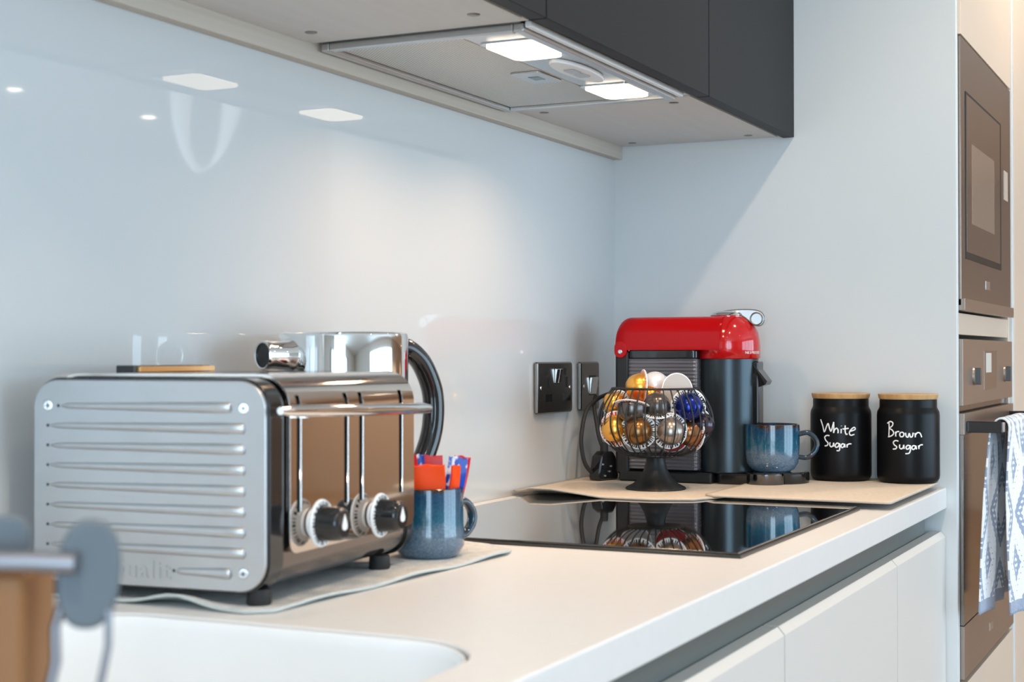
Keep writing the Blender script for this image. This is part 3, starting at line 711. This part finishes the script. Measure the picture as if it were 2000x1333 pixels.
# sachets in the left mug
def packet(name, x, y, z0, w, d, h, rz, tilt, m, label, cat, bulge=.3, crimp=True):
    V, F = [], []; n = 9; S = 10
    for i in range(S + 1):
        t_ = i / S; z = h * t_; th = d * (min(1, math.sin(PI * min(.999, max(.001, t_ if crimp else .5))) * 1.5)) * .5 + .0004
        for k in range(2 * n):
            side = 1 if k < n else -1; q = (k if k < n else 2 * n - 1 - k) / (n - 1)
            xx = (q - .5) * w; V.append((xx + .0008 * math.sin(9 * t_ + q * 7), side * th * (math.sin(PI * q) ** .5 * bulge + (1 - bulge)) + .0006 * math.sin(t_ * 12 + q * 5), z + (.0012 * math.sin(q * 40) if i == S else 0)))
    for i in range(S):
        for k in range(2 * n): l = (k + 1) % (2 * n); F.append((i * 2 * n + k, i * 2 * n + l, (i + 1) * 2 * n + l, (i + 1) * 2 * n + k))
    F.append(tuple(range(2 * n - 1, -1, -1))); F.append(tuple(S * 2 * n + k for k in range(2 * n)))
    o = pyd(name, V, F, m, None, True, (x, y, z0)); sharp(o, 40); o.rotation_euler = (tilt[0], tilt[1], rz)
    return tag(o, label, cat, 'sachets standing in the left mug')
cx, cy = -1.187, -.251; zb = MZ + .012
vw = YAW - PI / 2   # width across the view
packet('carton', cx - .012, cy - .006, zb, .036, .016, .091, vw, (.02, 0), M['orange_card'], 'plain orange carton standing at the front of the left mug', 'box', 0, False)
packet('sachet', cx + .004, cy - .022, zb, .010, .006, .090, vw + .3, (.0, .10), M['orange_card'], 'slim orange sachet beside the orange carton in the mug', 'sachet', .2, False)
packet('sachet', cx + .010, cy - .014, zb, .022, .006, .100, vw, (0, .16), M['blue_foil'], 'blue and white foil sachet leaning right in the mug', 'sachet')
packet('sachet', cx + .018, cy - .010, zb, .020, .005, .101, vw + .4, (0, .22), M['red_foil'], 'red sachet behind the blue and white one, furthest right in the mug', 'sachet')
packet('sachet', cx + .008, cy + .012, zb, .038, .006, .100, vw, (-.05, .03), M['red_foil'], 'wide red sachet at the back of the mug', 'sachet')
packet('sachet', cx - .004, cy + .008, zb, .011, .005, .102, vw, (-.03, -.02), M['blue_foil'], 'thin blue sachet poking up between the red ones', 'sachet')
packet('sachet', cx - .014, cy + .006, zb, .016, .005, .102, vw, (-.03, -.10), M['red_foil'], 'narrow red sachet against the toaster side of the mug', 'sachet')

# ------------------------------------------------------------------ coffee machine
Z2 = .0092
Mx, My = -.150, -.200
C = thing('coffee_machine', (Mx, My, Z2), 'red and black capsule coffee machine in the corner', 'coffee machine')
HY = -.272 - My           # head centre
def L(x, y, z): return (x - Mx, y - My, z - Z2)
# rear column and tank
box('rear_column', L(-.206, -.110, Z2 + .012), L(-.095, -.083, .236), M['black_matt'], C, .006, 3)
box('core', L(-.190, -.235, Z2 + .018), L(-.110, -.108, .222), M['black_matt'], C, .004)
V, F = [], []
nz = 30; nn = 14
tk = [p for p in rrect(.127, .112, .007, 6, -.2345 - My, -.208 - Mx)]     # (y,x)
rings = []
for i in range(nz * 4 + 1):
    z = .032 + (.222 - .032) * i / (nz * 4); o_ = .0011 * math.cos(2 * PI * i / 4)
    rings.append([(x + (o_ if x > 0 else -o_), y, z - Z2) for y, x in tk])
n = len(tk)
for r in rings: V += r
for k in range(len(rings) - 1):
    for i in range(n): j = (i + 1) % n; F.append((k * n + i, k * n + j, (k + 1) * n + j, (k + 1) * n + i))
F.append(tuple(range(n))); F.append(tuple((len(rings) - 1) * n + i for i in range(n)))
wt = pyd('water_tank', V, F, M['smoke'], C, True)
prism('tank_lid', [(x, y) for y, x in rrect(.1275, .1125, .010, 6, -.235 - My, -.2085 - Mx)], .222 - Z2, .238 - Z2, M['black_gloss'], C, 'z', .003)
# red arm: barrel along y with rounded back
def arm():
    V, F = [], []; n = 28; st = []
    yb, yf = -.083 - My, -.275 - My
    for i in range(17):
        a = PI / 2 * i / 16; st.append((yb - .022 * (1 - math.sin(a)) if False else yb - .026 + .026 * math.cos(a) , math.sin(a)))
    secs = []
    for k in range(11):
        t_ = k / 10; a = PI / 2 * (1 - t_)
        y = yb - .030 * (1 - math.sin(a)); shrink = .030 * (1 - math.cos(a))
        secs.append((y, shrink))
    secs.append((yf, 0))
    secs = [(yb - .024 * (1 - math.cos(PI / 2 * k / 10)), .024 * (1 - math.sin(PI / 2 * k / 10))) for k in range(11)] + [(yf, 0)]
    for y, sh in secs:
        zt = .295 - Z2 - sh; zb_ = .2375 - Z2; hw = .0585 - sh * .25; r = .028
        ring = [(-hw, zb_), (-hw, zt - r)] + [(-hw + r - r * math.cos(PI / 2 * k / 8), zt - r + r * math.sin(PI / 2 * k / 8)) for k in range(1, 9)]
        ring += [(-x, z) for x, z in reversed(ring)]
        V += [(x, y, z) for x, z in ring]; m_ = len(ring)
    for k in range(len(secs) - 1):
        for i in range(m_): j = (i + 1) % m_; F.append((k * m_ + i, k * m_ + j, (k + 1) * m_ + j, (k + 1) * m_ + i))
    F.append(tuple(range(m_))); F.append(tuple((len(secs) - 1) * m_ + i for i in range(m_)))
    o = pyd('red_arm', V, F, M['red'], C, True); return sharp(o, 40)
arm()
hg = prism('hinge_tab', [(p[0], p[1]) for p in rrect(.023, .030, .0112, 8, -.1065 - My, .2235 - Z2)], -.0598, -.048, M['red'], C, 'x', .0015)
rv = lathe('hinge_rivet', [(0, .0012), (.003, .0012), (.0042, 0), (0, 0)], M['steel'], hg, 20, (-.0598, -.0945 - My, .2345 - Z2)); rv.rotation_euler = (0, -PI / 2, 0)
# front column + head
lathe('front_column', [(0, .018), (.050, .018), (.0515, .02), (.0515, .2135), (0, .2135)], M['gunmetal'], C, 80, (0, HY, 0))
lathe('head', [(0, .2125), (.0530, .2125), (.0553, .2145), (.0553, .235), (.0545, .246), (.0515, .259), (.046, .271), (.038, .281), (.028, .2880), (.015, .2925), (0, .2935)], M['red_gloss'], C, 96, (0, HY, 0), 50)
lathe('top_cap', [(0, .2962), (.020, .2952), (.0285, .2915), (.031, .2880), (.0300, .2860), (0, .2885)], M['chrome'], C, 64, (0, HY, 0), 50)
lo_ = spline([(y - My, z - Z2, 0) for y, z in [(-.268, .3045), (-.292, .3065), (-.316, .3062), (-.331, .3035), (-.3385, .296), (-.339, .287), (-.3335, .2795), (-.3245, .279), (-.3165, .284), (-.304, .294), (-.288, .3005), (-.270, .3025)]], 4, True)
lt = prism('lever_tongue', [(p[0], p[1]) for p in lo_], -.011, .011, M['chrome'], C, 'x', .0012)
rg = [(-.0115, -.3255 - My + .0105 * math.cos(2 * PI * k / 32), .2905 - Z2 + .0105 * math.sin(2 * PI * k / 32)) for k in range(32)]
tube('lever_edge', [(-.0112, p[0], p[1]) for p in lo_], .0009, M['pewter'], C, 6, closed=True, up=Vector((1, 0, 0)))
tube('lever_ring', rg, .0013, M['pewter'], C, 8, closed=True, up=Vector((1, 0, 0)))
# tiny lettering on the near side of the head, wrapped towards the front
for k, ch in enumerate('NESPRESSO'):
    a = math.radians(-112 + (k - 4) * 4.3); r = .0556
    mw = Matrix.Translation((r * math.cos(a), HY + r * math.sin(a), .2235)) @ Matrix.Rotation(a + PI / 2, 4, 'Z') @ Matrix.Rotation(PI / 2, 4, 'X')
    text('lettering', ch, .0062, M['white_plastic'], C, mw, .00015)
# outlet spout, base, trays
V = [L(-.168, -.318, .218), L(-.132, -.318, .218), L(-.135, -.345, .184), L(-.165, -.345, .184), L(-.165, -.342, .178), L(-.135, -.342, .178), L(-.138, -.312, .168), L(-.162, -.312, .168)]
pyd('coffee_outlet', V, [(0, 1, 2, 3), (3, 2, 5, 4), (4, 5, 6, 7), (7, 6, 1, 0), (0, 3, 4, 7), (1, 6, 5, 2)], M['black_gloss'], C)
box('front_spine', L(-.166, -.330, .03), L(-.134, -.312, .218), M['black_gloss'], C, .003)
box('base_block', L(-.207, -.26, Z2), L(-.093, -.090, Z2 + .0185), M['black_matt'], C, .004, 3)
prism('base_front', [(x * 1.0, y) for x, y in rrect(.104, .085, .02, 6, -.052, -.345 - My)], 0, .0185, M['black_gloss'], C, 'z', .003)
dt = lathe('drip_tray', [(0, 0), (.052, 0), (.054, .002), (.054, .019), (.052, .0215), (.048, .0215), (.0475, .019), (0, .019)], M['black_gloss'], C, 64, (.0, -.358 - My, 0))
cs = lathe('cup_stand', [(0, 0), (.031, 0), (.0325, .0015), (.0325, .0205), (.031, .022), (0, .022)], M['dark_mirror'], C, 64, (-.046, -.352 - My, 0))
lathe('drip_grid', [(0, .0205), (.047, .0205), (.0475, .0220), (0, .0222)], M['chrome'], dt, 64)
mug((-.160, -.352, Z2 + .0225), .0465, .080, math.atan2(-.9016, .4325), 'speckled blue mug standing on the coffee machine drip tray', mprof(.0462, .0440, .080), .030, .022, .064)

# power lead and plug behind the bowl
P3 = thing('power_lead', (-.21, -.05, Z2), 'black power lead with unplugged black plug beside the coffee machine', 'cable')
pts = [(-.130, -.045, .16), (-.17, -.038, .152), (-.215, -.034, .133), (-.238, -.034, .095), (-.243, -.036, .065), (-.236, -.042, .035), (-.21, -.052, .016), (-.17, -.062, .0135), (-.135, -.056, .02)]
tube('lead', [(x + .21, y + .05, z - Z2) for x, y, z in spline(pts, 8)], .0036, M['black_rubber'], P3, 12)
pts = [(-.205, -.060, .066), (-.208, -.054, .085), (-.20, -.046, .11), (-.185, -.035, .14), (-.165, -.03, .155)]
tube('lead', [(x + .21, y + .05, z - Z2) for x, y, z in spline(pts, 8)], .0036, M['black_rubber'], P3, 12)
pg = prism('plug', [(p[0], p[1]) for p in [(-.026, 0), (.022, 0), (.025, .006), (.018, .040), (.010, .050), (-.008, .050), (-.020, .042), (-.028, .006)]], -.012, .012, M['black_gloss'], P3, 'y', .003)
pg.location = (.007, -.012, .001); pg.rotation_euler = (0, 0, -.35)
lathe('strain_relief', [(0, 0), (.0075, 0), (.0065, .018), (0, .018)], M['black_rubber'], P3, 16, (.006, -.012, .048))
for px_, pz in ((-.018, .028), (.004, .024), (0, .015), (-.012, .008)):
    box('plug_pin', (px_ - .002, -.0145, pz - .0015), (px_ + .002, -.0118, pz + .0015), M['steel'], pg, .0004)

# ------------------------------------------------------------------ sugar jars
def sugar_jar(loc, r, H, words, label, azi):
    t = thing('sugar_jar', loc, label, 'jar', 'black sugar jars')
    s = r / .0525
    lathe('body', [(0, 0), (r * .86, 0), (r * .93, .002), (r * .985, .007), (r, .012), (r, H - .036), (r * .985, H - .030), (r * .93, H - .0245), (r * .915, H - .022), (r * .915, H - .011), (r * .905, H - .009), (0, H - .009)], M['jar'], t, 96, None, 50)
    lathe('lid', [(0, H - .0088), (r * .925, H - .0088), (r * .94, H - .007), (r * .965, H - .001), (r * .955, H), (0, H)], M['bamboo'], t, 96)
    ax = azi
    for strokes in words:
        for st in strokes:
            pts3 = []
            for p in spline([(a, b, 0) for a, b in st], 5):
                an = ax + p[0] / r; rr = r + .0002; pts3.append((rr * math.cos(an), rr * math.sin(an), p[1]))
            V, F = tube_geo(pts3, .00115, 8, False, 1, Vector((0, 0, 1)))
            V2 = []
            for v_ in V:
                d = math.hypot(v_.x, v_.y); k = (r + .0002 + (d - r - .0002) * .3) / d; V2.append((v_.x * k, v_.y * k, v_.z))
            ALL.append((V2, F))
    V, F = join_geo(ALL); ALL.clear()
    o = pyd('handwriting', V, F, M['chalk'], t, True); sub(o, 'white handwritten lettering')
    return t
ALL = []
# strokes measured from the photograph: pixel coordinates around each jar's centre
def st(px_list, cx_, base, scale):   # pixels of the photo -> metres on the jar face
    return [[((x - cx_) * scale, (base - y) * scale) for x, y in s] for s in px_list]
def zz(pl): return [[(1440 + x / 4.5455, 740 + y / 4.5455) for x, y in s] for s in pl]
W1 = zz([[(722, 395), (745, 450), (762, 505), (785, 455), (800, 430), (812, 470), (826, 498), (842, 450), (852, 415)],
         [(850, 415), (852, 460), (850, 512), (858, 485), (878, 470), (890, 490), (888, 515)],
         [(917, 475), (915, 515)], [(918, 448), (919, 451)],
         [(952, 445), (950, 490), (958, 522), (972, 520)], [(928, 476), (955, 474), (982, 470)],
         [(988, 498), (1020, 490), (1044, 478), (1032, 462), (1005, 480), (988, 508), (1000, 532), (1035, 524)],
         [(812, 538), (788, 536), (766, 552), (776, 580), (798, 602), (790, 625), (766, 630)],
         [(818, 596), (815, 622), (830, 636), (846, 622), (850, 600), (852, 634)],
         [(900, 610), (880, 602), (864, 622), (872, 640), (892, 630), (902, 606), (904, 640), (898, 668), (876, 668)],
         [(944, 612), (926, 608), (914, 626), (924, 642), (940, 630), (946, 610), (950, 640)],
         [(966, 612), (968, 640)], [(966, 626), (980, 610), (1006, 608)]])
W2 = zz([[(1336, 414), (1338, 470), (1334, 548)], [(1318, 430), (1350, 412), (1376, 424), (1370, 450), (1344, 472), (1372, 490), (1384, 515), (1364, 538), (1326, 550)],
         [(1402, 500), (1404, 544)], [(1402, 520), (1416, 500), (1436, 500)],
         [(1456, 502), (1440, 520), (1448, 544), (1470, 540), (1476, 516), (1458, 502)],
         [(1490, 508), (1496, 540), (1512, 546), (1522, 514), (1532, 545), (1548, 540), (1556, 508)],
         [(1572, 510), (1574, 548)], [(1574, 530), (1592, 508), (1616, 512), (1632, 548)],
         [(1428, 584), (1400, 580), (1380, 598), (1392, 620), (1412, 634), (1404, 652), (1376, 656)],
         [(1440, 614), (1438, 640), (1454, 652), (1470, 638), (1474, 616), (1478, 652)],
         [(1530, 624), (1508, 620), (1494, 638), (1504, 654), (1522, 644), (1530, 622), (1532, 656), (1520, 688), (1488, 694)],
         [(1576, 626), (1556, 622), (1544, 640), (1554, 656), (1572, 644), (1578, 624), (1584, 654)],
         [(1602, 620), (1606, 652)], [(1604, 640), (1616, 618), (1642, 614)]])
JZ = .0125
def azim(x, y): return math.atan2(CAMP.y - y, CAMP.x - x)
j1, j2 = (-.0575, -.445), (-.0585, -.5605)
sugar_jar((*j1, JZ), .0518, .150, [st(W1, 1641, 948, 2.6 / 2981)], 'black tin jar with bamboo lid reading White Sugar', azim(*j1))
sugar_jar((*j2, JZ), .0520, .150, [st(W2, 1773, 952, 2.56 / 2981)], 'black tin jar with bamboo lid reading Brown Sugar', azim(*j2))

# ------------------------------------------------------------------ wall sockets
def plate(x0, z0, w, h, label, name):
    t = thing(name, (x0 + w / 2, 0, z0 + h / 2), label, 'socket' if 'socket' in name else 'switch')
    pl_ = box('plate', (-w / 2, -.0095, -h / 2), (w / 2, -.0005, h / 2), M['pewter'], t, .0032, 1)
    for sx in (-1, 1):
        s_ = lathe('screw', [(0, .0008), (.0028, .001), (.0033, 0), (0, 0)], M['chrome'], t, 16, (sx * w * .41 if name != 'cooker_switch' else sx * .030, -.0095, 0)); s_.rotation_euler = (PI / 2, 0, 0)
    return t
t = plate(-.3676, .1296, .147, .0875, 'double pewter wall socket with two rocker switches on splashback', 'double_socket')
for x in (-.032, .045):
    box('earth_hole', (x - .010, -.0099, .021), (x - .001, -.0094, .033), M['black_matt'], t, 0)
    box('pin_hole', (x - .004, -.0099, .000), (x + .005, -.0094, .018), M['black_matt'], t, 0)
    box('usb_hole', (x - .013, -.0099, -.024), (x + .016, -.0094, -.011), M['black_gloss'], t, 0)
for x in (.000, .0135):
    box('rocker_well', (x - .006, -.0099, .006), (x + .006, -.0094, .034), M['black_matt'], t, 0)
    rk = box('rocker', (-.0052, -.0035, -.0125), (.0052, .002, .0125), M['chrome'], t, .001); rk.location = (x, -.0098, .020); rk.rotation_euler = (.16, 0, 0)
t = plate(-.1836, .1296, .1036 * .84, .087, 'single pewter wall switch nearest the corner on splashback', 'cooker_switch')
box('rocker_well', (-.006, -.0099, -.017), (.026, -.0094, .019), M['black_matt'], t, 0)
rk = box('rocker', (-.0145, -.004, -.0155), (.0145, .002, .0155), M['chrome'], t, .0015); rk.location = (.010, -.0098, .001); rk.rotation_euler = (.14, 0, 0)

# ------------------------------------------------------------------ capsule bowl
BX, BY, BZ = -.334, -.206, Z2
Bw = thing('capsule_bowl', (BX, BY, BZ), 'black wire bowl on a flared foot holding coffee capsules', 'bowl')
lathe('foot', [(0, 0), (.048, 0), (.050, .0015), (.0485, .0035), (.036, .010), (.026, .020), (.019, .033), (.0155, .047), (.015, .053), (0, .053)], M['black_matt'], Bw, 72, None, 50)
lathe('dish', [(0, .053), (.043, .053), (.0465, .0555), (.0465, .057), (.043, .0565), (0, .0555)], M['black_matt'], Bw, 72)
ctl = [(.0455, .0560), (.066, .0640), (.083, .081), (.0925, .100), (.0935, .118), (.088, .137), (.079, .153), (.0710, .1645)]
cs_ = spline([(a, 0, b) for a, b in ctl], 4)
wv, wf_ = tube_geo(cs_, .00125, 6, False, 1, Vector((0, 1, 0)))
wm = bpy.data.meshes.new('rib_wire'); wm.from_pydata([tuple(a) for a in wv], [], wf_)
for p in wm.polygons: p.use_smooth = True
wm.materials.append(M['black_matt'])
for k in range(36):
    o = bpy.data.objects.new('rib_wire', wm); COL.objects.link(o); o.parent = Bw; o.rotation_euler = (0, 0, 2 * PI * k / 36)
ringp = [(.071 * math.cos(2 * PI * k / 64), .071 * math.sin(2 * PI * k / 64), .165) for k in range(64)]
tube('rim', ringp, .0018, M['black_matt'], Bw, 8, closed=True)

# capsules: dome, flange with printed code, foil
def capsule(px, py, d, axis, dome, rim, ink, foil, label, s=1.0):
    """centre given in bowl-local metres: px right of the axis, py height, d towards the viewer"""
    c_ = Vector((BX, BY, 0)) + RT * px - FW * d + Vector((0, 0, py))
    ax = (RT * axis[0] + Vector((0, 0, axis[1])) - FW * axis[2]).normalized()
    t = thing('coffee_capsule', c_, label, 'capsule', 'coffee capsules in the wire bowl')
    t.rotation_euler = ax.to_track_quat('Z', 'Y').to_euler(); t.scale = (s, s, s)
    lathe('dome', [(.0228, -.001), (.0235, .002), (.0225, .009), (.0195, .017), (.0145, .0235), (.008, .0272), (0, .0285)], dome, t, 40, None, 60)
    lathe('flange', [(.0222, .0006), (.0285, .0006), (.0294, 0), (.0294, -.0012), (.028, -.0016), (.0222, -.0016)], rim, t, 48)
    if 'foil lid facing' in label: box('foil_mark', (-.0025, -.0025, -.0029), (.0025, .0025, -.0024), M['black_matt'], t, 0)
    lathe('foil_lid', [(0, -.0026), (.0275, -.0020), (.028, -.0012), (0, -.0012)], foil, t, 40)
    return t
def cm(n, c, r=.26, me=.75): return mat('capsule_' + n, c, r, me, coat=.3)
white = (.8, .8, .8); blk = (.015, .015, .02)
R_b = ring_mat('code_black_white', (.02, .02, .025), (.75, .78, .8), 9); R_w = ring_mat('code_white_black', (.78, .78, .78), blk, 9)
R_r = ring_mat('code_red', (.65, .05, .03), (.8, .78, .75), 9); R_o = ring_mat('code_orange', (.8, .2, .08), (.8, .8, .8), 8)
FO = mat('foil_pale', (.44, .37, .32), .4, .15); FR = mat('foil_red', (.55, .04, .04), .3, .5)
bronze, silver, goldc, org, gun, whitec, brown, blue, dk = (cm('bronze', (.24, .11, .03)), cm('silver', (.36, .31, .27)), cm('gold', (.85, .42, .07)),
    cm('orange', (.85, .27, .03)), cm('gunmetal', (.12, .105, .095)), mat('capsule_white', (.8, .83, .88), .3, .3), cm('brown', (.33, .14, .055)), cm('blue', (.006, .02, .20)), cm('dark', (.05, .035, .05)))
def cap(px, py, d, axis, *a, **k):      # px,py: photograph-measured offset from the bowl axis, in metres at the bowl
    return capsule(px, py, d, axis, *a, **k)
u = 2.5 / 2981
def pz(X, Y): return ((X - 1280) * u, .2294 - (Y - 693.5) * u)
def CP(X, Y, d, axis, *a, **k):
    x, z = pz(X, Y); f_ = (2.5 - d) / 2.5
    return cap(x * f_, .2294 - (.2294 - z) * f_, d, axis, *a, **k)
CP(1241, 842, .050, (-.22, -.05, 1), bronze, R_b, white, FO, 'dark bronze capsule facing front, left of the front pair')
CP(1302, 842, .050, (.16, -.05, 1), silver, R_w, blk, FO, 'silver-beige capsule facing front, right of the front pair')
CP(1201, 838, .022, (-.50, .0, 1), goldc, R_r, white, FO, 'gold capsule with red printed rim at the left of the bowl')
CP(1229, 793, .045, (-.15, -1, .35), gun, R_r, white, FR, 'grey capsule with red rim pointing down at upper left')
CP(1278, 800, .036, (0, .95, .5), gun, R_w, blk, FO, 'dark steel capsule pointing up in the middle of the bowl')
CP(1253, 757, .015, (-1, .05, .15), goldc, R_r, white, FO, 'gold capsule on top with its rim edge-on')
CP(1268, 781, .006, (-.2, .5, .8), org, R_o, white, FO, 'small orange capsule showing behind the rim, upper middle', s=.9)
CP(1281, 757, -.020, (0, .6, .8), whitec, R_w, blk, FO, 'white capsule on top behind the orange one')
CP(1321, 764, .012, (-.45, -.1, -1), brown, R_w, blk, FO, 'brown capsule on top with its pale foil lid facing front')
CP(1340, 794, .036, (.12, -.15, 1), blue, R_b, white, FO, 'metallic blue capsule at upper right of the bowl')
CP(1352, 846, .022, (-1, .05, .55), brown, R_r, white, FR, 'brown capsule with red edge-on rim at lower right')
CP(1366, 830, .022, (.75, 0, 1), dk, R_b, white, FO, 'dark capsule at the far right of the bowl', s=.85)
CP(1203, 790, -.004, (-.6, .4, .7), goldc, R_b, white, FO, 'gold capsule behind the wires at upper left', s=.85)
CP(1243, 850, -.025, (-.3, 0, -1), dk, R_b, white, FO, 'dark capsule hidden low behind the bronze one')
CP(1315, 850, -.025, (.3, 0, -1), dk, R_b, white, FR, 'dark capsule hidden low behind the silver one')
CP(1340, 800, -.03, (.6, .3, -1), brown, R_w, blk, FO, 'brown capsule at the back behind the blue one')
CP(1215, 800, -.04, (-.6, .2, -1), dk, R_b, white, FO, 'dark capsule at the back left of the bowl')

# ------------------------------------------------------------------ foreground: wire rack and wooden block
def cp(px, py, d):      # point on a sight line of the photograph at depth d
    return CAMP + (FW + RT * ((px - 1000) / 2981.6) + Vector((0, 0, 1)) * ((666.5 - py) / 2981.6)) * d
dR = .72; kR = dR / .8
o0 = cp(120, 1330, dR); base = Vector((o0.x, o0.y, 0))
G = thing('wire_rack', base, 'small chrome wire rack with grey oval end pads in the left foreground', 'rack')
def lc(px, py, d=dR): return cp(px, py, d) - base
def pad(px, py, w, h, d, par, yaw):
    n = 40; pts = []
    for k in range(n):
        a = 2 * PI * k / n; ex = 2.4
        pts.append((w / 2 * abs(math.cos(a)) ** (2 / ex) * (1 if math.cos(a) > 0 else -1), h / 2 * abs(math.sin(a)) ** (2 / ex) * (1 if math.sin(a) > 0 else -1)))
    o = prism('end_pad', pts, -.004, .004, M['grey_plastic'], par, 'y', .003, 3)
    o.location = lc(px, py, d); o.rotation_euler = (0, math.radians(4), yaw); return o
yw = YAW - PI / 2
pad(174, 1120, .0325 * kR, .0575 * kR, dR, G, yw + .3)
pad(16, 1056, .024 * kR, .028 * kR, dR + .01, G, yw + .3)
tube('cross_rod', [lc(-140, 1094, dR - .012), lc(60, 1096, dR - .012), lc(150, 1100, dR - .012)], .0052, M['wire'], G, 16)
tube('wire_leg', [lc(213, 1190), lc(212, 1260), lc(196, 1340), lc(188, 1450), Vector((*lc(185, 1560).xy, .002)), Vector((*lc(100, 1560).xy, .002))], .0019, M['wire'], G, 10)
tube('wire_leg', [lc(122, 1180), lc(108, 1225), lc(110, 1290), lc(98, 1340), lc(90, 1450), Vector((*lc(88, 1560).xy, .002)), Vector((*lc(10, 1560).xy, .002))], .0026, M['wire'], G, 10)
wb = cp(-27, 1330, .735)
Wd = thing('wooden_block', (wb.x, wb.y, 0), 'brown wooden block standing at the lower left corner', 'block', rz=yw)
bl = prism('block', rrect(.053, .05, .004, 4, -.0265, -.025), 0, .1265, M['wood'], Wd, 'z', .002)
